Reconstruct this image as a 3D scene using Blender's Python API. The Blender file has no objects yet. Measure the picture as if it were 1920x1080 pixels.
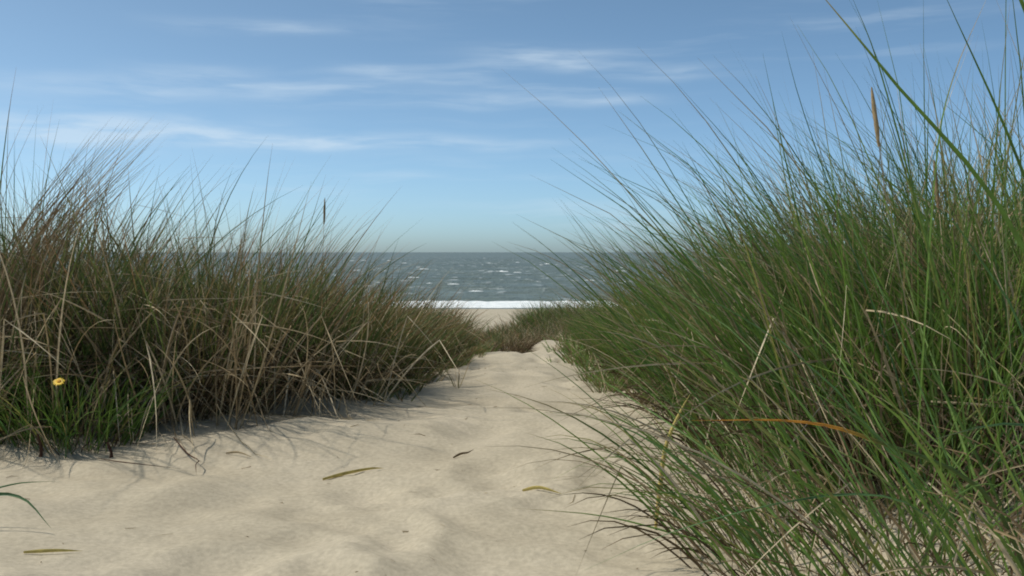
import bpy, math
import numpy as np

R = math.radians
rng = np.random.default_rng(7)
scene = bpy.context.scene
C = scene.collection

# ------------------------------------------------------------------ camera
cam = bpy.data.cameras.new("camera")
cam.sensor_width = 36.0
cam.lens = 36.0 * 1884 / 1920
cam.clip_start = 0.05
cam.clip_end = 60000
cam_o = bpy.data.objects.new("camera", cam)
C.objects.link(cam_o)
cam_o.location = (0, 0, 0.70)
cam_o.rotation_euler = (R(90 - 2.04), 0, 0)
scene.camera = cam_o

# ------------------------------------------------------------------ world and sun
SUN_AZ, SUN_EL = -84.0, 56.0          # azimuth clockwise from +Y (the sea), elevation
world = bpy.data.worlds.new("World")
scene.world = world
world.use_nodes = True
nt = world.node_tree
nt.nodes.clear()


def N(tree, typ, **kw):
    n = tree.nodes.new(typ)
    for k, v in kw.items():
        if k.startswith("i_"):
            n.inputs[k[2:].replace("_", " ")].default_value = v
        elif k.startswith("n_"):
            n.inputs[int(k[2:])].default_value = v
        else:
            setattr(n, k, v)
    return n


def math_node(tree, op, a, b=None, clamp=False):
    n = tree.nodes.new("ShaderNodeMath")
    n.operation = op
    n.use_clamp = clamp
    for i, v in enumerate((a, b)):
        if v is None:
            continue
        if isinstance(v, (int, float)):
            n.inputs[i].default_value = v
        else:
            tree.links.new(v, n.inputs[i])
    return n.outputs[0]


sky = N(nt, "ShaderNodeTexSky", sky_type='NISHITA', sun_disc=False)
sky.sun_elevation = R(SUN_EL)
sky.sun_rotation = R(SUN_AZ)
sky.altitude = 0
sky.air_density = 0.36
sky.dust_density = 1.2
sky.ozone_density = 4.0
tc = N(nt, "ShaderNodeTexCoord")
sep = N(nt, "ShaderNodeSeparateXYZ")
nt.links.new(tc.outputs["Generated"], sep.inputs[0])
az = math_node(nt, 'ARCTAN2', sep.outputs[0], sep.outputs[1])
el = math_node(nt, 'ARCSINE', sep.outputs[2])
comb = N(nt, "ShaderNodeCombineXYZ")
nt.links.new(az, comb.inputs[0])
nt.links.new(el, comb.inputs[1])
# warp, then long thin streaks
warp = N(nt, "ShaderNodeTexNoise", i_Scale=6.0, i_Detail=2.0)
nt.links.new(comb.outputs[0], warp.inputs["Vector"])
wsub = N(nt, "ShaderNodeVectorMath", operation='SUBTRACT')
nt.links.new(warp.outputs["Color"], wsub.inputs[0])
wsub.inputs[1].default_value = (0.5, 0.5, 0.5)
wsc = N(nt, "ShaderNodeVectorMath", operation='MULTIPLY')
nt.links.new(wsub.outputs[0], wsc.inputs[0])
wsc.inputs[1].default_value = (0.10, 0.022, 0)
wadd = N(nt, "ShaderNodeVectorMath", operation='ADD')
nt.links.new(comb.outputs[0], wadd.inputs[0])
nt.links.new(wsc.outputs[0], wadd.inputs[1])


def streak(scale, lo, hi, off):
    mp = N(nt, "ShaderNodeMapping")
    mp.inputs["Scale"].default_value = scale
    mp.inputs["Location"].default_value = off
    nt.links.new(wadd.outputs[0], mp.inputs[0])
    no = N(nt, "ShaderNodeTexNoise", i_Scale=1.0, i_Detail=5.0, i_Roughness=0.55)
    nt.links.new(mp.outputs[0], no.inputs["Vector"])
    mr = N(nt, "ShaderNodeMapRange", interpolation_type='SMOOTHSTEP')
    mr.inputs[1].default_value = lo
    mr.inputs[2].default_value = hi
    nt.links.new(no.outputs["Fac"], mr.inputs[0])
    return mr.outputs[0]


def wisp(a0, e0, wa, we):
    """one cirrus wisp centred at an azimuth and elevation of the sky (degrees)"""
    sp = N(nt, "ShaderNodeSeparateXYZ")
    nt.links.new(wadd.outputs[0], sp.inputs[0])
    dx = math_node(nt, 'DIVIDE', math_node(nt, 'SUBTRACT', sp.outputs[0], R(a0)), R(wa))
    dy = math_node(nt, 'DIVIDE', math_node(nt, 'SUBTRACT', sp.outputs[1], R(e0)), R(we))
    d2 = math_node(nt, 'ADD', math_node(nt, 'MULTIPLY', dx, dx), math_node(nt, 'MULTIPLY', dy, dy))
    return math_node(nt, 'EXPONENT', math_node(nt, 'MULTIPLY', d2, -1.0))


fine = streak((5.0, 60.0, 1), 0.46, 0.72, (3.1, 1.7, 0))
broad = streak((2.0, 16.0, 1), 0.42, 0.72, (0.4, 5.2, 0))
cl = math_node(nt, 'MULTIPLY', math_node(nt, 'MULTIPLY', fine, broad), 0.55)
ws = None
for p in ((-8.0, 10.0, 2.6, .30), (-3.6, 9.5, 2.6, .28), (4.0, 10.4, 2.6, .42), (1.5, 10.9, 4.0, .5),
          (-11.0, 8.7, 4.2, .45), (-2.5, 8.5, 4.0, .4), (5.0, 8.4, 3.0, .3), (9.0, 9.8, 3.0, .35),
          (-14.0, 6.2, 14.0, .40), (-24.0, 6.3, 6.0, 1.0), (-21.0, 6.6, 9.0, .8), (-9.0, 6.1, 9.0, .35), (-22.0, 8.6, 6.0, .5), (-14.0, 12.0, 4.0, .35), (-17.0, 9.4, 4.0, .5)):
    g = wisp(*p)
    ws = g if ws is None else math_node(nt, 'ADD', ws, g)
soft = streak((9.0, 70.0, 1), 0.25, 0.75, (0.7, 9.2, 0))
ws = math_node(nt, 'MULTIPLY', math_node(nt, 'MULTIPLY', ws, soft), 0.75)
cl = math_node(nt, 'ADD', cl, ws, clamp=True)
cl = math_node(nt, 'MULTIPLY', cl, 0.52)
mix = N(nt, "ShaderNodeMix", data_type='RGBA')
nt.links.new(cl, mix.inputs[0])
tint = N(nt, "ShaderNodeMix", data_type='RGBA', blend_type='MULTIPLY')      # the photograph's cool white balance
tint.inputs[0].default_value = 1.0
tint.inputs[7].default_value = (1.09, 1.24, 1.05, 1)
nt.links.new(sky.outputs[0], tint.inputs[6])
nt.links.new(tint.outputs[2], mix.inputs[6])
mix.inputs[7].default_value = (4.0, 4.7, 5.3, 1)     # sunlit ice cloud, same units as the sky
bg = N(nt, "ShaderNodeBackground", i_Strength=0.146)
nt.links.new(mix.outputs[2], bg.inputs[0])
out = N(nt, "ShaderNodeOutputWorld")
nt.links.new(bg.outputs[0], out.inputs[0])

sun = bpy.data.lights.new("sun", 'SUN')
sun.energy = 2.8
sun.angle = R(1.5)
sun.color = (1.0, 0.93, 0.82)
sun_o = bpy.data.objects.new("sun", sun)
C.objects.link(sun_o)
sun_o.rotation_euler = (R(90 - SUN_EL), 0, R(180 - SUN_AZ))

scene.view_settings.view_transform = 'Standard'
scene.view_settings.look = 'None'
scene.view_settings.gamma = 1
scene.view_settings.exposure = 0.25
scene.view_settings.use_curve_mapping = False
scene.cycles.max_bounces = 4
scene.cycles.diffuse_bounces = 2
scene.cycles.transmission_bounces = 3
scene.cycles.use_denoising = True
scene.cycles.filter_width = 1.9


# ------------------------------------------------------------------ helpers
def tag(o, label=None, cat=None, group=None, kind=None):
    if label: o["label"] = label
    if cat: o["category"] = cat
    if group: o["group"] = group
    if kind: o["kind"] = kind
    return o


def empty(name, loc):
    o = bpy.data.objects.new(name, None)
    o.location = loc
    o.empty_display_size = 0.1
    C.objects.link(o)
    return o


def mesh_quads(name, V, F, attrs=None, smooth=True):
    me = bpy.data.meshes.new(name)
    V = np.ascontiguousarray(V, dtype=np.float32)
    F = np.ascontiguousarray(F, dtype=np.int32)
    n = F.shape[1]
    me.vertices.add(len(V))
    me.vertices.foreach_set("co", V.ravel())
    me.loops.add(F.size)
    me.loops.foreach_set("vertex_index", F.ravel())
    me.polygons.add(len(F))
    me.polygons.foreach_set("loop_start", np.arange(0, F.size, n, dtype=np.int32))
    me.polygons.foreach_set("loop_total", np.full(len(F), n, dtype=np.int32))
    me.polygons.foreach_set("use_smooth", np.full(len(F), smooth, dtype=bool))
    if attrs:
        for k, a in attrs.items():
            at = me.attributes.new(k, 'FLOAT', 'POINT')
            at.data.foreach_set("value", np.ascontiguousarray(a, dtype=np.float32))
    me.update()
    return me


def obj(name, me, mat, parent=None, kind=None):
    o = bpy.data.objects.new(name, me)
    if mat is not None and not me.materials:
        me.materials.append(mat)
    C.objects.link(o)
    if parent is not None:
        o.parent = parent
    if kind:
        o["kind"] = kind
    return o


def smooth01(a, b, x):
    t = np.clip((x - a) / (b - a), 0, 1)
    return t * t * (3 - 2 * t)


_perm = np.random.default_rng(3).random((256, 256))


def vnoise(x, y):
    xi, yi = np.floor(x).astype(int), np.floor(y).astype(int)
    fx, fy = x - xi, y - yi
    fx = fx * fx * fx * (fx * (fx * 6 - 15) + 10)
    fy = fy * fy * fy * (fy * (fy * 6 - 15) + 10)
    a = _perm[xi & 255, yi & 255]; b = _perm[(xi + 1) & 255, yi & 255]
    c = _perm[xi & 255, (yi + 1) & 255]; d = _perm[(xi + 1) & 255, (yi + 1) & 255]
    return (a * (1 - fx) + b * fx) * (1 - fy) + (c * (1 - fx) + d * fx) * fy - 0.5


def fbm(x, y, o=4, g=0.5):
    s, a = 0, 1.0
    for i in range(o):
        s = s + a * vnoise(x * 2 ** i + 17.3 * i, y * 2 ** i + 5.7 * i)
        a *= g
    return s


# ------------------------------------------------------------------ ground shape
PY = [-60, 0, 2, 4, 10.4, 11.0, 11.8, 13.5, 17, 22, 40, 60, 70, 90, 107, 130, 400]
PZ = [0.6, 0.03, 0, 0, -.32, -.38, -.58, -.72, -.85, -1.45, -3.2, -4.15, -4.4, -4.95, -5.3, -6.6, -16]
LY = [-10, 0, 2.5, 3.45, 3.9, 4.4, 5.5, 8.3, 10.1, 11.5, 13, 20]
LX = [-4, -3.6, -2.9, -2.1, -1.30, -.76, -.62, -.45, -.34, -.42, -.7, -1.5]
RY = [-10, 0, 1.5, 2.5, 4.3, 5.8, 7.7, 11.4, 13, 20]
RX = [1.2, 1.0, .8, .60, .85, .62, .58, .62, .4, -.8]
_pf = np.linspace(-60, 400, 4601)
_pz = np.interp(_pf, PY, PZ)
_k = np.exp(-np.linspace(-2, 2, 13) ** 2); _k /= _k.sum()
_pz = np.convolve(np.pad(_pz, 6, mode='edge'), _k, mode='valid')
_fr = np.random.default_rng(11)
PRINTS = []                               # softened footprints along the path
for i in range(85):
    y = 1.6 + 9.5 * _fr.random() ** 1.4
    l, r = np.interp(y, LY, LX), np.interp(y, RY, RX)
    l = max(l, -1.6)
    x = l + .12 + (r - l - .2) * _fr.random()
    PRINTS.append((x, y, _fr.normal(0, .5), _fr.uniform(.10, .20), _fr.uniform(.06, .11), _fr.uniform(.010, .024)))


def G(x, y):
    x = np.asarray(x, float); y = np.asarray(y, float)
    z = np.interp(y, _pf, _pz)
    l = np.interp(y, LY, LX); r = np.interp(y, RY, RX)
    ol = l - x; orr = x - r
    outside = np.maximum(np.maximum(ol, orr), 0)
    land = 1 - smooth01(25, 70, y)
    bank = 0.20 * smooth01(0.0, 1.5, outside) + 0.05 * smooth01(0.0, .3, outside)
    bank = bank + smooth01(.6, 8, outside) * 0.8 * (fbm(x * .12 + 4, y * .12 + 9, 3) + .1)
    z = z + bank * land
    hum = np.exp(-((x - .5) / 1.0) ** 2 - ((y - 14.4) / 1.5) ** 2)
    z = z + .30 * hum
    z = z - .16 * np.exp(-((x + .06) / .24) ** 2 - ((y - 10.9) / .45) ** 2) + .10 * np.exp(-((x - .42) / .25) ** 2 - ((y - 11.2) / .5) ** 2)
    near = 1 - smooth01(10, 20, y)
    mid = (1 - smooth01(60, 110, y))
    z = z + near * (0.085 * fbm(x * 1.3 + 31, y * 1.0 + 8, 2) + 0.032 * fbm(x * 2.8, y * 3.4 + 3, 2)
                    + 0.005 * fbm(x * 13 + 5, y * 16, 2))
    # wind ripples running obliquely on the open sand
    rp = np.sin((y * 0.86 + x * 0.5 + .22 * fbm(x * 1.5, y * 1.5, 2)) * 2 * math.pi / .105)
    rpm = np.clip(fbm(x * .9 + 50, y * .9 + 20, 2) * 3 + .35, 0, 1) * (1 - smooth01(4.2, 6, y))
    z = z + near * 0.0045 * rp * rpm
    z = z + mid * .25 * smooth01(16, 30, y) * fbm(x * .2, y * .2 + 40, 3)
    z = z + .10 * smooth01(60, 80, y) * (1 - smooth01(98, 106, y)) * fbm(x * .15, y * .3, 3)
    return z


def G_prints(x, y):
    z = G(x, y)
    for px, py, a, la, lb, d in PRINTS:
        m = (abs(x - px) < .45) & (abs(y - py) < .45)
        if not m.any():
            continue
        dx, dy = x[m] - px, y[m] - py
        u = (dx * math.sin(a) + dy * math.cos(a)) / la
        v = (dx * math.cos(a) - dy * math.sin(a)) / lb
        q = u * u + v * v
        z[m] += -d * np.exp(-q * 1.1) + d * .42 * np.exp(-(np.sqrt(q) - 1.75) ** 2 * 4)
    return z


def axis(dense_a, dense_b, step, lo, hi, grow):
    c = list(np.arange(dense_a, dense_b, step))
    s, v = step, dense_b
    while v < hi:
        c.append(v); s *= grow; v += s
    c.append(hi)
    s, v, left = step, dense_a, []
    while v > lo:
        s *= grow; v -= s; left.append(max(v, lo))
    return np.array(sorted(set(left)) + c)


def grid_faces(ny, nx):
    i = np.arange(ny - 1)[:, None] * nx + np.arange(nx - 1)[None, :]
    return np.stack([i, i + 1, i + nx + 1, i + nx], -1).reshape(-1, 4)


# ------------------------------------------------------------------ materials
def new_mat(name):
    m = bpy.data.materials.new(name)
    m.use_nodes = True
    t = m.node_tree
    t.nodes.clear()
    o = t.nodes.new("ShaderNodeOutputMaterial")
    return m, t, o


def ramp(t, fac, stops):
    n = t.nodes.new("ShaderNodeValToRGB")
    e = n.color_ramp.elements
    e[0].position, e[0].color = stops[0][0], (*stops[0][1], 1)
    e[1].position, e[1].color = stops[-1][0], (*stops[-1][1], 1)
    for p, c in stops[1:-1]:
        k = e.new(p); k.color = (*c, 1)
    t.links.new(fac, n.inputs[0])
    return n.outputs[0]


def sand_material():
    m, t, o = new_mat("dune sand")
    g = t.nodes.new("ShaderNodeTexCoord").outputs["Object"]
    n1 = N(t, "ShaderNodeTexNoise", i_Scale=1.7, i_Detail=6.0, i_Roughness=.6); t.links.new(g, n1.inputs["Vector"])
    col = ramp(t, n1.outputs[0], [(.30, (.37, .32, .235)), (.5, (.43, .375, .28)), (.72, (.475, .415, .315))])
    n2 = N(t, "ShaderNodeTexNoise", i_Scale=70.0, i_Detail=3.0); t.links.new(g, n2.inputs["Vector"])
    mr = N(t, "ShaderNodeMapRange"); mr.inputs[1].default_value = .3; mr.inputs[2].default_value = .7
    mr.inputs[3].default_value = .86; mr.inputs[4].default_value = 1.1
    t.links.new(n2.outputs[0], mr.inputs[0])
    mul = N(t, "ShaderNodeMix", data_type='RGBA', blend_type='MULTIPLY'); mul.inputs[0].default_value = 1
    t.links.new(col, mul.inputs[6]); t.links.new(mr.outputs[0], mul.inputs[7])
    # dark specks of shell and organic grit
    n3 = N(t, "ShaderNodeTexNoise", i_Scale=120.0, i_Detail=2.0); t.links.new(g, n3.inputs["Vector"])
    sp = N(t, "ShaderNodeMapRange"); sp.inputs[1].default_value = .70; sp.inputs[2].default_value = .76
    sp.inputs[4].default_value = .5
    t.links.new(n3.outputs[0], sp.inputs[0])
    mx = N(t, "ShaderNodeMix", data_type='RGBA')
    t.links.new(sp.outputs[0], mx.inputs[0]); t.links.new(mul.outputs[2], mx.inputs[6])
    mx.inputs[7].default_value = (.16, .12, .08, 1)
    b = N(t, "ShaderNodeBsdfPrincipled", i_Roughness=.95)
    b.inputs["Specular IOR Level"].default_value = .15
    t.links.new(mx.outputs[2], b.inputs["Base Color"])
    n4 = N(t, "ShaderNodeTexNoise", i_Scale=38.0, i_Detail=5.0, i_Roughness=.65); t.links.new(g, n4.inputs["Vector"])
    bu = N(t, "ShaderNodeBump", i_Strength=.35, i_Distance=.008)
    t.links.new(n4.outputs[0], bu.inputs["Height"])
    t.links.new(bu.outputs[0], b.inputs["Normal"])
    t.links.new(b.outputs[0], o.inputs[0])
    return m


def blade_material(name, stops, tipcol, tip_lo, rough=.5, transl=.28, spec=.3):
    """stops: colour by the blade's own random number; the tip withers to tipcol"""
    m, t, o = new_mat(name)
    ar = N(t, "ShaderNodeAttribute", attribute_name="r")
    at = N(t, "ShaderNodeAttribute", attribute_name="t")
    col = ramp(t, ar.outputs["Fac"], stops)
    # some blades wither at the tip: tip_lo shifts with the random number
    fr = math_node(t, 'FRACT', math_node(t, 'MULTIPLY', ar.outputs["Fac"], 37.7))
    st = math_node(t, 'ADD', math_node(t, 'MULTIPLY', fr, .7), tip_lo)
    f = N(t, "ShaderNodeMapRange", interpolation_type='SMOOTHSTEP')
    t.links.new(at.outputs["Fac"], f.inputs[0])
    t.links.new(st, f.inputs[1])
    t.links.new(math_node(t, 'ADD', st, .22), f.inputs[2])
    mx = N(t, "ShaderNodeMix", data_type='RGBA')
    t.links.new(f.outputs[0], mx.inputs[0]); t.links.new(col, mx.inputs[6])
    mx.inputs[7].default_value = (*tipcol, 1)
    # blotches
    tcn = t.nodes.new("ShaderNodeTexCoord")
    nz = N(t, "ShaderNodeTexNoise", i_Scale=45.0, i_Detail=3.0); t.links.new(tcn.outputs["Object"], nz.inputs["Vector"])
    mr = N(t, "ShaderNodeMapRange"); mr.inputs[1].default_value = .3; mr.inputs[2].default_value = .7
    mr.inputs[3].default_value = .72; mr.inputs[4].default_value = 1.25
    t.links.new(nz.outputs[0], mr.inputs[0])
    mul = N(t, "ShaderNodeMix", data_type='RGBA', blend_type='MULTIPLY'); mul.inputs[0].default_value = 1
    t.links.new(mx.outputs[2], mul.inputs[6]); t.links.new(mr.outputs[0], mul.inputs[7])
    b = N(t, "ShaderNodeBsdfPrincipled", i_Roughness=rough)
    b.inputs["Specular IOR Level"].default_value = spec
    t.links.new(mul.outputs[2], b.inputs["Base Color"])
    tr = t.nodes.new("ShaderNodeBsdfTranslucent")
    t.links.new(mul.outputs[2], tr.inputs[0])
    ms = N(t, "ShaderNodeMixShader"); ms.inputs[0].default_value = transl
    t.links.new(b.outputs[0], ms.inputs[1]); t.links.new(tr.outputs[0], ms.inputs[2])
    t.links.new(ms.outputs[0], o.inputs[0])
    return m


STRAW = (.34, .26, .15)
M_GREEN = blade_material("marram leaf green", [(0, (.080, .145, .026)), (.3, (.120, .220, .038)), (.55, (.170, .265, .050)),
                                               (.75, (.095, .200, .062)), (.9, (.22, .255, .06)), (1, (.32, .27, .10))],
                         (.34, .27, .13), .55, transl=.36, spec=.4)
M_OLIVE = blade_material("marram leaf olive", [(0, (.070, .110, .034)), (.35, (.105, .155, .042)), (.65, (.145, .175, .055)),
                                               (.88, (.21, .175, .065)), (1, (.30, .21, .10))],
                         (.34, .20, .10), .48, transl=.33, spec=.35)
M_BLUE = blade_material("marram leaf blue green", [(0, (.060, .135, .058)), (.5, (.085, .170, .065)), (1, (.12, .22, .085))],
                        (.26, .26, .13), .7, transl=.33, spec=.4)
M_DRY = blade_material("dead marram straw", [(0, (.15, .105, .058)), (.35, (.25, .185, .105)), (.7, (.40, .32, .195)), (1, (.56, .48, .34))],
                       (.48, .40, .26), .5, rough=.65, transl=.12, spec=.2)
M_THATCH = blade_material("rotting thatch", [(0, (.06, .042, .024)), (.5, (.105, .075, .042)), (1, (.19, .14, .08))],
                          (.18, .13, .075), .5, rough=.8, transl=.08, spec=.1)  # also painted on the path-end tuft's blades in place of shade
M_YELLOW = blade_material("yellowed leaf", [(0, (.50, .40, .12)), (1, (.62, .48, .16))], (.62, .48, .24), .8, transl=.2)
M_ORANGE = blade_material("orange tipped leaf", [(0, (.10, .15, .04)), (1, (.10, .15, .04))], (.62, .27, .04), .42, transl=.2)
M_SEED = blade_material("seed head", [(0, (.28, .19, .10)), (1, (.38, .28, .15))], (.36, .26, .14), .6, rough=.8, transl=.1)
M_ROOT = blade_material("dark root", [(0, (.07, .03, .018)), (1, (.09, .045, .025))], (.1, .05, .03), .6, rough=.9, transl=0)


def plain(name, color, rough=.6, var=.2, scale=20):
    m, t, o = new_mat(name)
    g = t.nodes.new("ShaderNodeTexCoord").outputs["Object"]
    n = N(t, "ShaderNodeTexNoise", i_Scale=float(scale), i_Detail=4.0); t.links.new(g, n.inputs["Vector"])
    c = ramp(t, n.outputs[0], [(.3, tuple(v * (1 - var) for v in color)), (.7, tuple(min(1, v * (1 + var)) for v in color))])
    b = N(t, "ShaderNodeBsdfPrincipled", i_Roughness=rough)
    t.links.new(c, b.inputs["Base Color"])
    t.links.new(b.outputs[0], o.inputs[0])
    return m


M_SAND = sand_material()
M_PETAL = plain("yellow petals", (.75, .48, .02), .6, .15, 60)
M_DISC = plain("flower disc", (.55, .26, .02), .8, .2, 200)
M_STEM = plain("flower stem", (.09, .17, .04), .6, .2, 60)


def foam_material():
    m, t, o = new_mat("sea foam")
    g = t.nodes.new("ShaderNodeTexCoord").outputs["Object"]
    n = N(t, "ShaderNodeTexNoise", i_Scale=1.3, i_Detail=6.0); t.links.new(g, n.inputs["Vector"])
    c = ramp(t, n.outputs[0], [(.3, (.58, .64, .64)), (.6, (.80, .82, .82))])
    b = N(t, "ShaderNodeBsdfPrincipled", i_Roughness=.9)
    t.links.new(c, b.inputs["Base Color"])
    bu = N(t, "ShaderNodeBump", i_Strength=.8, i_Distance=.2); t.links.new(n.outputs[0], bu.inputs["Height"])
    t.links.new(bu.outputs[0], b.inputs["Normal"])
    t.links.new(b.outputs[0], o.inputs[0])
    return m


def sea_material():
    m, t, o = new_mat("windy sea water")
    g = t.nodes.new("ShaderNodeTexCoord").outputs["Object"]
    n = N(t, "ShaderNodeTexNoise", i_Scale=.012, i_Detail=4.0); t.links.new(g, n.inputs["Vector"])
    c = ramp(t, n.outputs[0], [(.35, (.105, .135, .122)), (.65, (.13, .16, .14))])
    # small flecks of foam
    mp = N(t, "ShaderNodeMapping"); mp.inputs["Scale"].default_value = (.35, .16, 1)
    t.links.new(g, mp.inputs[0])
    nf = N(t, "ShaderNodeTexNoise", i_Scale=1.0, i_Detail=5.0, i_Roughness=.6); t.links.new(mp.outputs[0], nf.inputs["Vector"])
    nm = N(t, "ShaderNodeTexNoise", i_Scale=.03, i_Detail=2.0); t.links.new(g, nm.inputs["Vector"])
    f = N(t, "ShaderNodeMapRange"); f.inputs[1].default_value = .575; f.inputs[2].default_value = .74; f.inputs[4].default_value = .8
    t.links.new(nf.outputs[0], f.inputs[0])
    fm = math_node(t, 'MULTIPLY', f.outputs[0], math_node(t, 'MULTIPLY', nm.outputs[0], 1.5), clamp=True)
    mx = N(t, "ShaderNodeMix", data_type='RGBA'); t.links.new(fm, mx.inputs[0]); t.links.new(c, mx.inputs[6])
    mx.inputs[7].default_value = (.75, .78, .78, 1)
    b = N(t, "ShaderNodeBsdfPrincipled", i_Roughness=.42, i_IOR=1.33)
    b.inputs["Specular IOR Level"].default_value = .28
    t.links.new(mx.outputs[2], b.inputs["Base Color"])
    w = N(t, "ShaderNodeTexNoise", i_Scale=.5, i_Detail=6.0, i_Roughness=.6); t.links.new(mp.outputs[0], w.inputs["Vector"])
    bu = N(t, "ShaderNodeBump", i_Strength=1.0, i_Distance=1.6); t.links.new(w.outputs[0], bu.inputs["Height"])
    t.links.new(bu.outputs[0], b.inputs["Normal"])
    t.links.new(b.outputs[0], o.inputs[0])
    return m


M_FOAM = foam_material()
M_SEA = sea_material()

# ------------------------------------------------------------------ ground
xs = axis(-2.6, 1.7, .022, -420, 420, 1.055)
ys = np.concatenate([axis(1.3, 5.2, .022, -60, 1.3, 1.10)[:-1], np.arange(5.2, 12, .05), axis(12, 18, .1, 12, 400, 1.05)])
ys = np.unique(ys)
X, Y = np.meshgrid(xs, ys)
Z = G_prints(X.ravel().copy(), Y.ravel().copy())
V = np.stack([X.ravel(), Y.ravel(), Z], 1)
ground = obj("sand_dune", mesh_quads("sand_dune", V, grid_faces(len(ys), len(xs))), M_SAND)
tag(ground, "pale beige sand path running between grassy dune banks down to the beach", "sand", kind="structure")

# ------------------------------------------------------------------ sea
SEA_Z = -5.3
yr = [104.0]
while yr[-1] < 1500:
    yr.append(yr[-1] * 1.0062)
while yr[-1] < 45000:
    yr.append(yr[-1] * 1.10)
yr = np.array(yr)
us = np.linspace(-1, 1, 241)
us = np.sign(us) * np.abs(us) ** 1.35
YY = np.repeat(yr[:, None], len(us), 1)
XX = us[None, :] * (YY * 1.1 + 60)
_wr = np.random.default_rng(5)
WAVES = [(_wr.normal(-.15, .38), 2 * math.pi / wl, _wr.random() * 7, am) for wl, am in
         ((26, .20), (19, .17), (14, .14), (11, .11), (8, .08), (6.5, .06), (5, .04))]


def sea_h(x, y):
    h = 0
    for a, k, p, am in WAVES:
        ph = k * (x * math.sin(a) + y * math.cos(a)) + p
        h = h + am * (np.abs(np.sin(ph / 2)) * -2 + 1.27)
    return h * smooth01(112, 128, y) * (1 - smooth01(700, 1500, y))


ZZ = SEA_Z + sea_h(XX, YY)
V = np.stack([XX.ravel(), YY.ravel(), ZZ.ravel()], 1)
sea = obj("sea", mesh_quads("sea", V, grid_faces(len(yr), len(us))), M_SEA)
tag(sea, "choppy grey green sea with whitecaps reaching to the horizon", "sea", kind="structure")

# breaking wave along the shore: a lumpy roller with its wash in front
bx = np.arange(-150, 150.1, .35)
prof = np.linspace(0, 1, 15)
Bx = np.repeat(bx[:, None], len(prof), 1)
P = np.repeat(prof[None, :], len(bx), 0)
edge0 = 107.6 + 1.6 * fbm(Bx * .05, Bx * 0 + 3, 3)
By = edge0 + P * 11.5
ridge = np.exp(-((P - .86) / .11) ** 2)
hh = .06 + .17 * ridge * (.75 + 1.1 * (fbm(Bx * .09, P * 0 + 8, 2) + .35)) + .12 * ridge * fbm(Bx * .9, P * 9, 3)
hh = hh + .05 * fbm(Bx * .8, P * 7, 3)
taper = smooth01(0, .08, P) * (1 - smooth01(.92, 1, P))
Bz = np.maximum(SEA_Z + .015, G(Bx, By) + .015) * 1.0
Bz = Bz + hh * taper - (1 - taper) * .16
bm_ = mesh_quads("breaking_wave", np.stack([Bx.ravel(), By.ravel(), Bz.ravel()], 1), grid_faces(len(bx), len(prof)))
obj("breaking_wave", bm_, M_FOAM, sea)

caps = []
for k in range(6):
    a = np.linspace(-1, 1, 15); b = np.linspace(-1, 1, 7)
    A, B = np.meshgrid(a, b)
    env = np.clip(1 - A ** 2, 0, 1) ** .6 * np.clip(1 - B ** 2, 0, 1)
    h = env * (.5 + .9 * (fbm(A * 2.5 + k * 9, B * 2 + k, 3) + .3)) - .12
    V = np.stack([A.ravel() + .10 * fbm(A * 3, B * 3 + k).ravel(), (B * (.30 + .14 * fbm(A * 2 + k * 5, A * 0))).ravel(), h.ravel() * .22], 1)
    me = mesh_quads("whitecap", V, grid_faces(7, 15))
    me.materials.append(M_FOAM)
    caps.append(me)
_cr = np.random.default_rng(21)
spots = [(-5.4, 157, 1.3), (-22.3, 235, 2.3), (-3, 290, 2.0), (1.3, 283, 1.6), (-6, 297, 1.4), (16, 205, 1.2), (-30, 330, 2.2), (33, 300, 2.2)]
for i in range(110):
    y = 145 * math.exp(_cr.random() ** .75 * 2.0)
    spots.append((y * _cr.uniform(-.42, .42), y, _cr.uniform(.25, .9) ** 1.5 * (1 + y / 420)))
for i, (x, y, s) in enumerate(spots):
    # ride up to the nearest crest
    yy = np.linspace(y - 7, y + 7, 29)
    y = float(yy[np.argmax(sea_h(np.full(29, x), yy))])
    o = obj("whitecap", caps[i % 6], M_FOAM, sea)
    o.location = (x, y, SEA_Z + float(sea_h(np.array(x), np.array(y))) - .05)
    o.scale = (s, s * .9, s * _cr.uniform(.45, .8))
    o.rotation_euler = (0, 0, _cr.normal(0, .25))


# ------------------------------------------------------------------ grass strands
def norm(v):
    return v / np.maximum(np.linalg.norm(v, axis=-1, keepdims=True), 1e-9)


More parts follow.
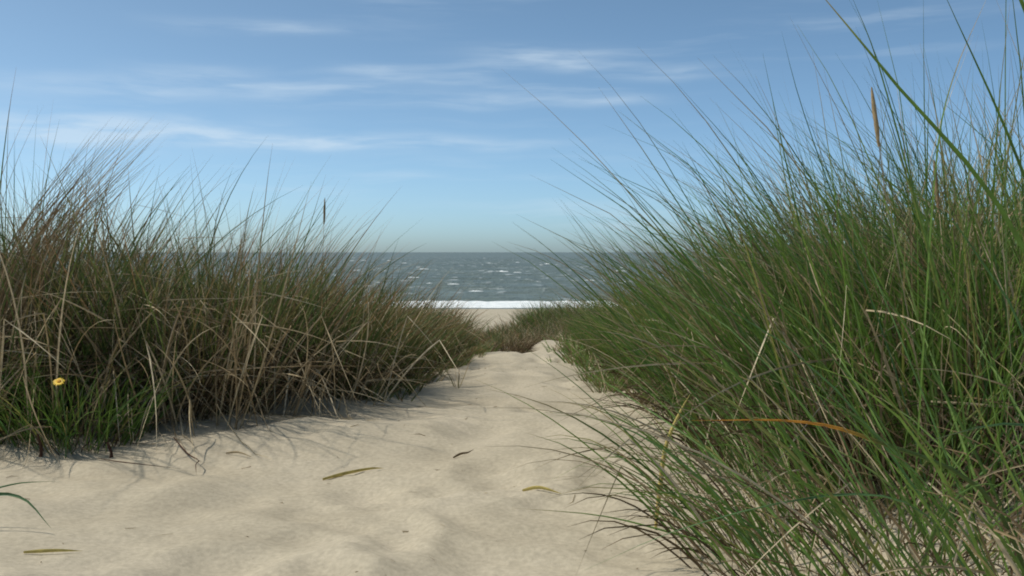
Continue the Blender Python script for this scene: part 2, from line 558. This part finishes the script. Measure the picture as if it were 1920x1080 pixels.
def ribbon(path, w, r, roll, vee, taper=True):
    """path (N,S+1,3) -> folded leaf blades; returns verts, quads, t, r"""
    n, s1, _ = path.shape
    tan = np.empty_like(path)
    tan[:, 1:-1] = path[:, 2:] - path[:, :-2]
    tan[:, 0] = path[:, 1] - path[:, 0]
    tan[:, -1] = path[:, -1] - path[:, -2]
    tan = norm(tan)
    ref = np.stack([np.cos(roll), np.sin(roll), np.full(n, .12)], 1)[:, None, :]
    side = norm(np.cross(tan, np.broadcast_to(ref, tan.shape)))
    nrm = np.cross(side, tan)
    s = np.linspace(0, 1, s1)
    pw = (.62 + .38 * np.minimum(1, s / .25)) * np.clip(1 - s ** 2.4, .05, 1)
    if not taper:
        pw = np.ones(s1)
    hw = .5 * w[:, None] * pw[None, :]
    if vee:
        cols = [path - side * hw[..., None] + nrm * (hw * .55)[..., None], path - nrm * (hw * .35)[..., None],
                path + side * hw[..., None] + nrm * (hw * .55)[..., None]]
    else:
        cols = [path - side * hw[..., None], path + side * hw[..., None]]
    c = len(cols)
    V = np.stack(cols, 2).reshape(-1, 3)
    base = np.arange(n)[:, None, None] * (s1 * c)
    i = base + np.arange(s1 - 1)[None, :, None] * c + np.arange(c - 1)[None, None, :]
    F = np.stack([i, i + 1, i + c + 1, i + c], -1).reshape(-1, 4)
    T = np.broadcast_to(s[None, :, None], (n, s1, c)).ravel()
    Rr = np.broadcast_to(r[:, None, None], (n, s1, c)).ravel()
    return V, F, T, Rr


def grow(root, d0, L, droop, seg, kink=None, kpos=None, kdir=None, clamp=True, wav=.05):
    n = len(root)
    p = root.copy(); d = norm(d0)
    out = [p.copy()]
    jit = rng.normal(0, wav, (n, 2))
    for k in range(seg):
        s = (k + .5) / seg
        d = d.copy()
        hz = norm(np.stack([d[:, 0], d[:, 1], np.zeros(n)], 1) + 1e-6)
        d += (droop * (s ** 1.3) * 1.9 / seg)[:, None] * (np.array([0, 0, -1.0]) + .6 * hz)
        d[:, :2] += jit * (2.0 / seg)
        if kink is not None:
            hit = (kpos >= k / seg) & (kpos < (k + 1) / seg)
            tgt = np.stack([kdir[:, 0], kdir[:, 1], -kink], 1)
            d[hit] = norm(d[hit] * .25 + norm(tgt[hit]))
        d = norm(d)
        p = p + d * (L / seg)[:, None]
        if clamp:
            p[:, 2] = np.maximum(p[:, 2], G(p[:, 0], p[:, 1]) + .006 + .01 * rng.random(n))
        out.append(p.copy())
    return np.stack(out, 1)


def strands_mesh(name, path, w, r, vee, base):
    roll = rng.random(len(path)) * 2 * math.pi
    V, F, T, Rr = ribbon(path, w, r, roll, vee)
    return mesh_quads(name, V - np.array(base), F, {"t": T, "r": Rr})


def tuft_roots(cx, cy, rad, n, squash=(1, 1)):
    a = rng.random(n) * 2 * math.pi
    q = rad * np.sqrt(rng.random(n))
    ox, oy = np.cos(a) * q * squash[0], np.sin(a) * q * squash[1]
    x, y = cx + ox, cy + oy
    return np.stack([x, y, G(x, y) - .01], 1), np.stack([ox, oy], 1) / rad


def lean_dirs(off, n, spread, lean, jit):
    h = off * spread + rng.normal(0, jit, (n, 2)) + np.array(lean)
    q = np.linalg.norm(h, axis=1, keepdims=True)
    h = h * np.minimum(1, (.42 + spread * .40) / np.maximum(q, 1e-6))
    return norm(np.concatenate([h, np.ones((n, 1))], 1))


def spline(pts, m=14):
    """smooth curve through given world points (Catmull-Rom)"""
    P = np.array(pts, float)
    P = np.vstack([2 * P[0] - P[1], P, 2 * P[-1] - P[-2]])
    out = []
    k = len(P) - 3
    tt = np.linspace(0, k - 1e-6, m)
    for t in tt:
        i = int(t); f = t - i
        a, b, c, d = P[i:i + 4]
        out.append(.5 * (2 * b + (c - a) * f + (2 * a - 5 * b + 4 * c - d) * f * f + (3 * b - a - 3 * c + d) * f ** 3))
    return np.array(out)[None]


def one_strand(name, path, w, r, mat, parent, base, roll=None, taper=True):
    V, F, T, Rr = ribbon(path, np.array([w]), np.array([r]), np.array([rng.random() * 6.28 if roll is None else roll]), True, taper)
    return obj(name, mesh_quads(name, V - np.array(base), F, {"t": T, "r": Rr}), mat, parent)


def seed_head(parent, base, path, w, length):
    """the dense cylindrical flower spike at the end of a stalk"""
    one_strand("flower_stalk", path, w, rng.random(), M_DRY, parent, base, taper=False)
    tip = path[0, -1]; d = norm((path[0, -1] - path[0, -3])[None])[0]
    side = norm(np.cross(d, [0.3, .9, .1])[None])[0]; up = np.cross(d, side)
    ss = np.linspace(0, 1, 9); V = []
    for s in ss:
        rr = .0052 * (math.sin(math.pi * min(1, .12 + s * .86)) ** .55)
        for k in range(6):
            a = k * math.pi / 3 + s * 1.3
            q = rr * (1 + rng.normal(0, .16))
            V.append(tip + d * (s * length) + side * q * math.cos(a) + up * q * math.sin(a))
    F = [[i * 6 + k, i * 6 + (k + 1) % 6, (i + 1) * 6 + (k + 1) % 6, (i + 1) * 6 + k] for i in range(8) for k in range(6)]
    V = np.array(V)
    obj("seed_head", mesh_quads("seed_head", V - np.array(base), np.array(F), {"t": np.repeat(ss, 6), "r": np.full(54, rng.random())}), M_SEED, parent)


def tussock(label, cx, cy, rad, L, n_green, n_dry=0, n_thatch=0, n_blade=0, n_stalk=0, n_seed=0, lean=(0, 0), spread=.55, jit=.16,
            droop=.5, w=.0048, mat=None, seg=7, group=None, hang=(0.2, -1), stalk_L=None, kink_p=.75, tall=1.12, squash=(1, 1), out=0.0):
    mat = mat or M_GREEN
    base = (cx, cy, float(G(cx, cy)))
    e = empty("marram_tussock", base)
    tag(e, label, "grass tussock", group)
    lean = np.array(lean, float)

    def lens(n, m=1.0):
        return L * m * np.clip(rng.normal(.86, .17, n), .3, 1.2)

    if n_green:
        ro, of = tuft_roots(cx, cy, rad, n_green, squash)
        pa = grow(ro, lean_dirs(of, n_green, spread, lean, jit), lens(n_green), droop * rng.uniform(.3, 1.5, n_green), seg)
        obj("fine_blades", strands_mesh("fine_blades", pa, w * rng.uniform(.7, 1.1, n_green), rng.random(n_green), True, base), mat, e, "stuff")
    if n_thatch:
        ro, of = tuft_roots(cx, cy, rad * 1.02, n_thatch, squash)
        dd = lean_dirs(of, n_thatch, spread * 1.6, lean, .55)
        pa = grow(ro, dd, L * rng.uniform(.25, .7, n_thatch), rng.uniform(.6, 1.8, n_thatch), 6, wav=.3)
        obj("thatch", strands_mesh("thatch", pa, w * rng.uniform(.6, 1.2, n_thatch), rng.random(n_thatch), False, base), M_THATCH, e, "stuff")

    def dry_paths(n, mul=1.0, out=0.0):
        hv = norm(np.array([hang], float))[0] * out
        ro, of = tuft_roots(cx + hv[0] * rad, cy + hv[1] * rad, rad, n, squash)
        dd = lean_dirs(of, n, spread * 1.1, lean + hv * .55, jit * 1.5)
        LL = (stalk_L or L) * mul * np.clip(rng.normal(.9, .2, n), .35, 1.3)
        kp = np.where(rng.random(n) < kink_p, rng.uniform(.25, .75, n), 2.0)
        a = math.atan2(hang[1], hang[0]) + rng.normal(0, .9, n)
        kd = np.stack([np.cos(a), np.sin(a)], 1)
        return grow(ro, dd, LL, droop * rng.uniform(.4, 1.8, n), 11, kink=rng.uniform(-.15, 1.7, n), kpos=kp, kdir=kd, wav=.16)
    if n_dry:
        pa = dry_paths(n_dry)
        obj("dead_straw", strands_mesh("dead_straw", pa, w * rng.uniform(.45, .9, n_dry), rng.random(n_dry), True, base), M_DRY, e, "stuff")
    if n_stalk:
        pa = dry_paths(n_stalk, 1.0 if out else 1.06, out)
        for k in range(n_stalk):
            one_strand("dry_stalk", pa[k:k + 1], w * rng.uniform(.8, 1.4), rng.uniform(.35, 1), M_DRY, e, base)
    if n_blade:
        ro, of = tuft_roots(cx, cy, rad, n_blade, squash)
        pa = grow(ro, lean_dirs(of, n_blade, spread * 1.15, lean, jit), lens(n_blade, tall), droop * rng.uniform(.3, 1.3, n_blade), 11)
        for k in range(n_blade):
            one_strand("blade", pa[k:k + 1], w * rng.uniform(.9, 1.3), rng.random() * .92, mat, e, base)
    if n_seed:
        ro, of = tuft_roots(cx, cy, rad * .8, n_seed, squash)
        pa = grow(ro, lean_dirs(of, n_seed, spread * .6, lean, jit * .7), lens(n_seed, tall * .86), .15 * rng.uniform(.3, 1.3, n_seed), 11)
        for k in range(n_seed):
            seed_head(e, base, pa[k:k + 1], w * .5, rng.uniform(.09, .14))
    return e, base


def sward(label, regions, mat, dry_frac, Lf, kind_w, lean, thatch=None):
    """a mass of grass nobody could count: small clumps radiating from many centres"""
    groups = {0: [], 1: []}
    e = None
    meshes = []
    for (cx, cy, nb, rad, L, ln, sp) in regions:
        nb = int(nb)
        ro, of = tuft_roots(cx, cy, rad, nb)
        dd = lean_dirs(of, nb, sp, ln, .36)
        LL = L * np.clip(rng.normal(.82, .2, nb), .25, 1.2)
        pa = grow(ro, dd, LL, .5 * rng.uniform(.3, 1.6, nb), 5, clamp=False)
        wd = kind_w(cy) * rng.uniform(.6, 1.1, nb)
        # each clump has its own hue, blades vary round it
        hue = np.clip(rng.normal(rng.uniform(.15, .75), .2, nb), 0, 1)
        isd = rng.random(nb) < dry_frac
        for k, m in ((0, ~isd), (1, isd)):
            if m.any():
                groups[k].append((pa[m], wd[m], hue[m]))
    root = None
    for k, mt in ((0, mat), (1, M_DRY)):
        if not groups[k]:
            continue
        pa = np.concatenate([g[0] for g in groups[k]]); wd = np.concatenate([g[1] for g in groups[k]]); hu = np.concatenate([g[2] for g in groups[k]])
        me = strands_mesh("dune_grass" if k == 0 else "dead_straw", pa, wd, hu, False, (0, 0, 0))
        if root is None:
            root = obj("dune_grass", me, mt)
            tag(root, label, "grass", kind="stuff")
        else:
            obj("dead_straw", me, mt, root, "stuff")
    return root


# ---------------- grass masses behind the front tussocks
def left_regions():
    out = []
    for i in range(430):
        y = 4.5 + 12.5 * rng.random() ** 1.25
        l = float(np.interp(y, LY, LX))
        x = l - .14 - rng.random() ** 1.3 * (1.5 + y * .36)
        if x < -.62 * y - .4:
            continue
        depth = l - x
        L = float(np.interp(y, [4, 5, 6, 7, 8, 10, 13, 17], [.80, .70, .60, .54, .50, .40, .34, .30])) * (.62 + .38 * min(1, depth / .4))
        L *= rng.choice([.8, .95, 1.0, 1.18])
        out.append((x, y, 30 + 200 / y, .11 + .07 * rng.random(), L, (.12 * rng.normal() + .05, -.05 + .1 * rng.normal()), .5))
    return out


def right_regions():
    out = []
    for i in range(520):
        y = 2.7 + 13.2 * rng.random() ** 1.3
        r = float(np.interp(y, RY, RX))
        x = r + .2 + rng.random() ** 1.3 * (1.1 + y * .40)
        if x > .62 * y + .5:
            continue
        depth = x - r
        L = float(np.interp(y, [2, 4.5, 5.5, 6.5, 8, 9, 11, 14], [1.0, .98, .84, .70, .53, .44, .38, .34])) * (.55 + .45 * min(1, depth / .5))
        L *= rng.choice([.8, .95, 1.0, 1.18])
        out.append((x, y, 26 + 190 / y, .11 + .07 * rng.random(), L, (-.12 + .14 * rng.normal(), -.05 + .1 * rng.normal()), .55))
    return out


def far_regions():
    out = []
    for i in range(190):
        y = 12.0 + 6 * rng.random()
        x = rng.uniform(-2.4, 2.6)
        L = float(np.interp(x, [-2, -.7, -.3, .1, .5, 2], [.46, .36, .34, .44, .50, .5])) * rng.uniform(.75, 1.1)
        if y < 13 and -.15 < x < .8:
            L *= .55
        out.append((x, y, 55, .16, L, (-.05, -.1), .5))
    return out


def edge_regions(side):
    out = []
    for i in range(150):
        y = 4.6 + 6.2 * rng.random()
        e = float(np.interp(y, LY, LX) if side < 0 else np.interp(y, RY, RX))
        x = e - side * abs(rng.normal(0, .10)) + side * .06
        out.append((x, y, rng.integers(4, 12), .04, rng.uniform(.10, .26), (-side * .25, -.1), .9))
    return out


wfun = lambda y: .0052 + .00045 * y
sward("dense olive and brown tipped grass mass covering the bank behind the dead straw tussocks", left_regions() + edge_regions(-1), M_OLIVE, .13, None, wfun, None)
sward("dense fresh green grass mass covering the bank that leans out over the sand path", right_regions() + edge_regions(1), M_GREEN, .22, None, wfun, None)
sward("short olive grass on the hummock beyond the end of the sand path", far_regions(), M_OLIVE, .25, None, wfun, None)

# ---------------- tussocks on the shaded bank with dead straw
LG = "tussocks on the bank with dead straw"
t1, b1 = tussock("broad straw brown tussock with broken stalks hanging above the yellow flower", -2.02, 4.1, .42, .96, 420, 240, 900, 70, 130, 0,
                 lean=(.05, -.05), spread=.45, jit=.24, mat=M_OLIVE, hang=(.35, -1), group=LG, droop=.35, w=.0062, out=.65, stalk_L=.95)
t2, b2 = tussock("tangled tussock of pale dead stalks drooping onto the sand beside the shaded hollow", -1.40, 4.28, .40, .90, 400, 260, 1000, 65, 150, 0,
                 lean=(.06, -.10), spread=.5, jit=.28, mat=M_OLIVE, hang=(.5, -1), group=LG, droop=.4, w=.0062, out=.65, stalk_L=.85)
tussock("mixed green and straw tussock between the tangled dead stalks and the olive bank grass", -1.00, 4.68, .32, .68, 420, 200, 450, 45, 80, 1,
        lean=(.10, -.08), spread=.5, jit=.26, mat=M_OLIVE, hang=(.7, -1), group=LG, droop=.45, w=.0060, out=.6, stalk_L=.65)
tussock("dark green tussock of short fine blades growing round the yellow flower", -1.66, 3.74, .30, .38, 460, 60, 200, 45, 10, 0,
        lean=(.02, -.1), spread=.7, jit=.3, droop=.7, w=.0058, mat=M_GREEN, group=LG)
tussock("low dark green tussock at the foot of the broad straw brown tussock", -2.2, 3.68, .27, .46, 400, 60, 200, 40, 10, 0,
        lean=(.05, -.1), spread=.7, jit=.3, droop=.7, w=.0058, mat=M_GREEN, group=LG)
OG = "olive tussocks lining the path"
OL = ["olive green tussock with rust brown tips next to the mixed green and straw one",
      "olive tussock in the bank row, second after the mixed green and straw one",
      "olive tussock in the bank row, third after the mixed green and straw one",
      "rust tipped olive tussock with the sea just above its blades",
      "short rusty olive tussock where the path meets the end of the bank"]
for (x, y, r_, L, n), lb in zip(((-.90, 5.55, .27, .64, 600), (-.84, 6.3, .25, .60, 550), (-.80, 7.2, .25, .56, 500), (-.72, 8.2, .23, .50, 450), (-.66, 9.3, .22, .44, 400)), OL):
    tussock(lb, x, y, r_, L, n, 90, 150, 22, 12, 0,
            lean=(.08, -.08), spread=.55, jit=.24, mat=M_OLIVE, group=OG, droop=.5, w=.0064, seg=6)

# the sheaf of brown stalks leaning over, part of the broad straw tussock
for k in range(100):
    a = rng.normal(0, .06)
    r0 = (-1.98 + rng.normal(0, .07), 3.84 + rng.normal(0, .06), .25)
    f = rng.uniform(.72, 1.08)
    tip = (r0[0] + .56 * f + a * .9, r0[1] - .05 + rng.normal(0, .06), .12 + 1.05 * f - abs(a) * .6)
    mid = (r0[0] + .20 * f + a * .3, r0[1], .2 + .55 * f)
    one_strand("dry_stalk", spline([r0, mid, tip], 9), .0045 * rng.uniform(.7, 1.2), rng.uniform(.1, .7), M_DRY, t1, b1)


# ---------------- tussocks on the fresh green bank
RG = "tussocks on the fresh green bank"
r1, rb1 = tussock("tall green tussock whose arching blades stand highest against the sky", 1.16, 2.75, .38, 1.04, 290, 150, 380, 125, 52, 0,
                  lean=(-.14, -.02), spread=.6, jit=.25, droop=.42, group=RG, w=.0062, tall=1.16)
r2, rb2 = tussock("green tussock with yellowed broken blade and straw at its base over bare sand", .98, 3.4, .34, .92, 310, 170, 420, 95, 52, 0,
                  lean=(-.20, -.05), spread=.6, jit=.26, droop=.45, group=RG, w=.0062, tall=1.14)
r3, rb3 = tussock("sparse green tussock with long blades sprawling flat across the sand", .76, 2.25, .34, .60, 110, 80, 140, 60, 22, 0,
                  lean=(-.45, .0), spread=.9, jit=.42, droop=.95, group=RG, w=.0056)
r4, rb4 = tussock("coarse tussock of wide blades arching over all the other green grass", .98, 1.6, .30, .86, 60, 24, 90, 26, 8, 0,
                  lean=(-.10, .06), spread=.6, jit=.28, droop=.55, w=.0060, group=RG)
tussock("thick green tussock behind the tall arching one with brown seed spikes", 1.6, 3.3, .42, 1.04, 350, 190, 420, 120, 44, 2,
        lean=(-.05, -.04), spread=.55, jit=.26, droop=.4, group=RG, w=.0062, tall=1.16)
tussock("full green tussock fanning low toward the middle of the path", 1.06, 4.3, .34, .82, 400, 120, 320, 80, 34, 0,
        lean=(-.20, -.06), spread=.55, jit=.25, droop=.5, group=RG, w=.0062)
GG = "green tussocks lining the path"
GL = ["tall green tussock set back from the path behind the low fanning one",
      "green tussock of the bank row, next after the low fanning one",
      "green tussock of the bank row, second after the low fanning one",
      "green tussock of the bank row, third after the low fanning one",
      "green tussock of the bank row, fourth after the low fanning one",
      "short green tussock of the bank row, last but one before the hummock",
      "short green tussock ending the bank row at the hummock"]
for (x, y, r_, L, n), lb in zip(((1.6, 4.4, .38, .9, 420), (1.0, 5.2, .30, .74, 450), (.96, 6.1, .27, .64, 450), (.92, 7.0, .26, .58, 420), (.90, 8.0, .25, .50, 400), (.92, 9.2, .24, .44, 360), (.96, 10.4, .23, .38, 330)), GL):
    tussock(lb, x, y, r_, L, n, 60, 150, 30, 8, 0,
            lean=(-.18, -.06), spread=.55, jit=.24, group=GG, droop=.5, w=.0064, seg=6)

# long blades that can be followed one by one (world points, root first)
HERO = [
    (r4, rb4, [(.80, 1.05, .02), (.62, 1.0, .45), (.485, .97, .717), (.375, 1.0, .87), (.30, 1.05, .99)], .0085, .3, M_GREEN),
    (r4, rb4, [(.86, 1.3, .02), (.76, 1.3, .5), (.66, 1.3, .80), (.545, 1.3, 1.05)], .0065, .2, M_GREEN),
    (r4, rb4, [(.74, .98, .02), (.58, .93, .55), (.468, .9, .88), (.43, .9, .96)], .0070, .5, M_GREEN),
    (r1, rb1, [(.88, 1.85, .02), (.80, 1.8, .5), (.72, 1.8, .80), (.65, 1.8, 1.04), (.60, 1.8, 1.16)], .0065, .1, M_GREEN),
    (r1, rb1, [(.98, 2.25, .02), (.84, 2.2, .45), (.72, 2.2, .77), (.63, 2.2, 1.02), (.585, 2.2, 1.18)], .0075, .5, M_BLUE),
    (r1, rb1, [(.78, 1.95, .02), (.78, 1.9, .5), (.80, 1.9, .87), (.83, 1.9, 1.03), (.90, 1.9, 1.20)], .0060, .4, M_GREEN),
    (r2, rb2, [(.98, 3.0, .03), (.88, 3.0, .45), (.72, 3.0, .74), (.54, 3.0, .95), (.27, 3.0, 1.08)], .0062, .2, M_GREEN),
    (r2, rb2, [(1.0, 3.05, .03), (.80, 3.0, .48), (.54, 3.0, .77), (.30, 3.0, .94)], .0072, .1, M_GREEN),
    (r2, rb2, [(1.02, 3.0, .03), (.94, 3.0, .45), (.83, 3.0, .74), (.70, 3.0, .96), (.48, 3.0, 1.21)], .0060, .6, M_BLUE),
    (r2, rb2, [(.9, 3.3, .03), (.66, 3.3, .42), (.44, 3.3, .62), (.33, 3.3, .69)], .0062, .3, M_GREEN),
    (r2, rb2, [(.95, 3.2, .03), (.82, 3.2, .5), (.66, 3.2, .82), (.54, 3.2, 1.05)], .0066, .2, M_GREEN),
    (r3, rb3, [(.66, 2.05, .01), (.52, 2.1, .055), (.36, 2.17, .085), (.20, 2.25, .105), (.0, 2.3, .11)], .0060, .3, M_GREEN),
    (r3, rb3, [(.62, 2.75, .01), (.46, 2.75, .10), (.33, 2.7, .142), (.22, 2.65, .150), (.10, 2.6, .105)], .0048, .5, M_GREEN),
    (r3, rb3, [(.95, 1.75, .02), (.82, 1.72, .28), (.614, 1.7, .380), (.487, 1.7, .412), (.305, 1.7, .414)], .0085, .001, M_ORANGE),
    (r4, rb4, [(1.15, 1.5, .02), (1.0, 1.5, .33), (.78, 1.5, .44), (.58, 1.5, .405)], .0070, .4, M_BLUE),
    (r4, rb4, [(.84, 1.7, .02), (.72, 1.7, .24), (.56, 1.7, .287), (.31, 1.7, .235), (.12, 1.7, .155)], .0062, .6, M_BLUE),
    (r3, rb3, [(.62, 1.75, .02), (.54, 1.85, .15), (.42, 2.0, .28), (.26, 2.2, .38), (.17, 2.4, .42)], .0060, .2, M_GREEN),
    (r3, rb3, [(.66, 1.62, .02), (.55, 1.7, .25), (.44, 1.8, .41), (.36, 1.9, .50)], .0065, .1, M_GREEN),
    (r2, rb2, [(.36, 2.5, .005), (.37, 2.5, .107), (.385, 2.5, .215), (.42, 2.5, .30), (.445, 2.5, .345)], .0125, .6, M_YELLOW),
    (r3, rb3, [(.72, 1.62, .01), (.60, 1.66, .06), (.47, 1.72, .09), (.30, 1.85, .07)], .0070, .8, M_DRY),
    (r3, rb3, [(.95, 1.60, .02), (.80, 1.6, .17), (.62, 1.6, .19), (.48, 1.65, .11)], .0055, .7, M_DRY),
]
for par, bs, pts, w_, rr, mt in HERO:
    one_strand("blade", spline(pts, 16), w_, rr, mt, par, bs, roll=1.2 if mt in (M_YELLOW, M_ORANGE) else None)
for pts in ([(1.02, 2.35, .03), (.88, 2.2, .5), (.82, 2.2, .80), (.80, 2.2, .93)], [(1.2, 2.6, .03), (1.1, 2.5, .45), (1.06, 2.5, .80)]):
    seed_head(r1, rb1, spline(pts, 12), .003, .13)

# ---------------- little tufts at the end of the path
FG = "small tufts at the end of the path"
tussock("small dark tuft overhanging the scooped sand at the end of the path", -.07, 10.85, .20, .40, 170, 60, 700, 6, 8, 0, lean=(.05, -.3), spread=.7, droop=.9, mat=M_THATCH, w=.007, seg=5, group=FG)  # blades use the dark thatch colour to paint in the tuft's shade
tussock("small straw coloured tuft on the hummock beside the sandy lip", .24, 11.75, .26, .40, 120, 420, 120, 6, 16, 0, lean=(0, -.15), spread=.5, mat=M_OLIVE, w=.006, seg=5, group=FG, kink_p=.3)
tussock("small rust brown tuft against the green bank where the path ends", .62, 12.2, .22, .50, 260, 200, 200, 6, 6, 0, lean=(-.1, -.1), spread=.5, mat=M_OLIVE, w=.006, seg=5, group=FG, kink_p=.3)
tussock("small green tuft standing up before the white surf", .42, 14.6, .26, .46, 420, 60, 80, 6, 0, 0, lean=(-.05, -.05), spread=.5, mat=M_GREEN, w=.0065, seg=5, group=FG)

# ------------------------------------------------------------------ small things on the sand
fx, fy = -1.53, 3.42
fz = float(G(fx, fy))
fl = empty("yellow_flower", (fx, fy, fz))
tag(fl, "single small yellow daisy flower on a thin stem among dark grass", "flower")
sp = spline([(0, 0, -.01), (.006, -.004, .10), (.0, -.012, .2), (-.004, -.03, .268)], 10)[0]
sd = []
for i, p in enumerate(sp):
    for k in range(5):
        a = k * 2 * math.pi / 5
        sd.append(p + np.array([math.cos(a), math.sin(a), 0]) * .0022)
F = [[i * 5 + k, i * 5 + (k + 1) % 5, (i + 1) * 5 + (k + 1) % 5, (i + 1) * 5 + k] for i in range(9) for k in range(5)]
obj("stem", mesh_quads("stem", np.array(sd), np.array(F)), M_STEM, fl)
hc = sp[-1]
fn = norm(np.array([[.05, -.55, .8]]))[0]
fs = norm(np.cross(fn, [0, 0, 1.0])[None])[0]; fu = np.cross(fs, fn)
prof = [(.0005, .004), (.004, .0035), (.007, .002), (.008, -.002), (.004, -.007), (.0005, -.009)]
V = [hc + fn * z + (fs * math.cos(a) + fu * math.sin(a)) * r_ for r_, z in prof for a in np.linspace(0, 2 * math.pi, 10, endpoint=False)]
F = [[i * 10 + k, i * 10 + (k + 1) % 10, (i + 1) * 10 + (k + 1) % 10, (i + 1) * 10 + k] for i in range(5) for k in range(10)]
hd = obj("flower_head", mesh_quads("flower_head", np.array(V), np.array(F)), M_DISC, fl)
for k in range(14):
    a = k * 2 * math.pi / 14 + rng.normal(0, .06)
    o_ = fs * math.cos(a) + fu * math.sin(a); s_ = np.cross(fn, o_)
    ln = .020 * rng.uniform(.85, 1.1)
    V, rows = [], [(0.005, .0018, 0), (.011, .0034, .0012), (.017, .0032, .001), (ln, .0014, -.001)]
    for q, hw, up in rows:
        V += [hc + o_ * q - s_ * hw + fn * up, hc + o_ * q + s_ * hw + fn * up]
    obj("petal", mesh_quads("petal", np.array(V), np.array([[0, 1, 3, 2], [2, 3, 5, 4], [4, 5, 7, 6]])), M_PETAL, hd)
for k in range(3):
    a = 1.0 + k * 2.1
    p0 = np.array([0, 0, .05 + .03 * k])
    pts = [p0, p0 + np.array([math.cos(a) * .03, math.sin(a) * .03, .03]), p0 + np.array([math.cos(a) * .07, math.sin(a) * .07, .025])]
    one_strand("leaf", spline(pts, 8), .009, .3, M_GREEN, fl, (0, 0, 0), roll=a + 1.57)


def litter(name, label, cat, pts, w, r_, mat, lift=.004):
    P = [(x, y, float(G_prints(np.array([x]), np.array([y]))[0]) + lift + dz) for x, y, dz in pts]
    base = P[0]
    V, F, T, Rr = ribbon(spline(P, 14), np.array([w]), np.array([r_]), np.array([math.pi / 2 + .3]), True)
    o = obj(name, mesh_quads(name, V - np.array(base), F, {"t": T, "r": Rr}), mat)
    o.location = base
    tag(o, label, cat)
    return o


litter("fallen_leaf", "yellowing flat grass leaf lying alone on the open sand", "leaf", [(-.60, 3.16, .0), (-.53, 3.20, .004), (-.46, 3.25, .005), (-.42, 3.27, .0)], .012, .3, M_YELLOW)
litter("fallen_leaf", "short yellow green leaf fragment on sand near the sprawling blades", "leaf", [(.03, 2.84, .0), (.08, 2.82, .005), (.14, 2.80, .0)], .012, .2, M_YELLOW)
litter("fallen_leaf", "yellow green leaf lying below the two stray green shoots", "leaf", [(-1.10, 2.24, .0), (-1.03, 2.25, .004), (-.98, 2.27, .0)], .009, .2, M_YELLOW)
litter("fallen_leaf", "straw coloured leaf sliver near the foot of the tangled stalks", "leaf", [(-.98, 3.42, .0), (-.93, 3.40, .01), (-.87, 3.36, .003)], .008, .5, M_DRY)
litter("dead_runner", "dark curled root runner lying on sand before the tangled dead stalks", "root", [(-1.18, 3.48, .03), (-1.10, 3.38, .008), (-1.03, 3.28, .02), (-1.02, 3.22, .03), (-1.0, 3.16, .0)], .007, .5, M_ROOT)
litter("dead_runner", "thin dark runner trailing on sand beneath the dark green tussock", "root", [(-1.42, 3.42, .0), (-1.30, 3.25, .01), (-1.22, 3.22, .02), (-1.08, 3.26, .0)], .005, .3, M_ROOT)
litter("broken_stem", "short brown broken stem lying in the middle of the path", "twig", [(-.20, 3.40, .0), (-.175, 3.42, .006), (-.15, 3.42, .006), (-.13, 3.46, .008)], .009, .05, M_DRY)
for lab, x, y, h in (("dark reddish root stub standing in sand below the dark green tussock", -1.60, 3.38, .075),
                     ("shorter dark root stub standing in sand beside the trailing runner", -1.38, 3.42, .055)):
    z = float(G(x, y))
    V = []
    for i, s in enumerate(np.linspace(0, 1, 5)):
        for k in range(6):
            a = k * math.pi / 3
            q = .0075 * (1 - .4 * s) * (1 + rng.normal(0, .15))
            V.append((math.cos(a) * q + .008 * math.sin(s * 4), math.sin(a) * q, -.02 + s * (h + .02)))
    F = [[i * 6 + k, i * 6 + (k + 1) % 6, (i + 1) * 6 + (k + 1) % 6, (i + 1) * 6 + k] for i in range(4) for k in range(6)]
    o = obj("root_stub", mesh_quads("root_stub", np.array(V), np.array(F), {"t": np.repeat(np.linspace(0, 1, 5), 6), "r": np.full(30, .3)}), M_ROOT)
    o.location = (x, y, z)
    tag(o, lab, "root")

# two stray shoots coming in low over the sand
z = float(G(-1.40, 2.45))
sh = empty("grass_shoot", (-1.40, 2.45, z))
tag(sh, "stray blue green shoot of arching blades on open sand", "grass shoot")
one_strand("blade", spline([(0, 0, 0), (.10, 0, .075), (.20, -.01, .075), (.29, -.05, .01)], 12), .0105, .3, M_BLUE, sh, (0, 0, 0))
one_strand("blade", spline([(0, 0, 0), (.07, .02, .07), (.16, .03, .10), (.26, .04, .105)], 12), .006, .6, M_BLUE, sh, (0, 0, 0))
one_strand("blade", spline([(0, 0, 0), (-.06, .02, .09), (-.14, .03, .12), (-.2, .04, .09)], 12), .007, .4, M_BLUE, sh, (0, 0, 0))

# crumbs of dead grass scattered over the sand
nL = 300
ly = 1.7 + 8 * rng.random(nL) ** 1.5
ll = np.maximum(np.interp(ly, LY, LX), -.55 * ly - .1); lr = np.interp(ly, RY, RX)
sd_ = rng.random(nL)
edge = np.where(rng.random(nL) < .6, sd_ ** 2.5 * .5, sd_)
lx = np.where(rng.random(nL) < .5, ll + (lr - ll) * edge, lr - (lr - ll) * edge)
la = rng.random(nL) * 6.28
lL = .008 + .045 * rng.random(nL) ** 2
lb = rng.normal(0, .25, nL)
pa = []
for s in (0, .5, 1):
    x = lx + np.cos(la) * lL * (s - .5) - np.sin(la) * lL * lb * (s == .5); y = ly + np.sin(la) * lL * (s - .5) + np.cos(la) * lL * lb * (s == .5)
    pa.append(np.stack([x, y, G_prints(x.copy(), y.copy()) + .003], 1))
lit = obj("grass_litter", strands_mesh("grass_litter", np.stack(pa, 1), rng.uniform(.0015, .004, nL), rng.random(nL), False, (0, 0, 0)), M_DRY)
tag(lit, "scattered crumbs of dead grass strewn over the sand path", "litter", kind="stuff")
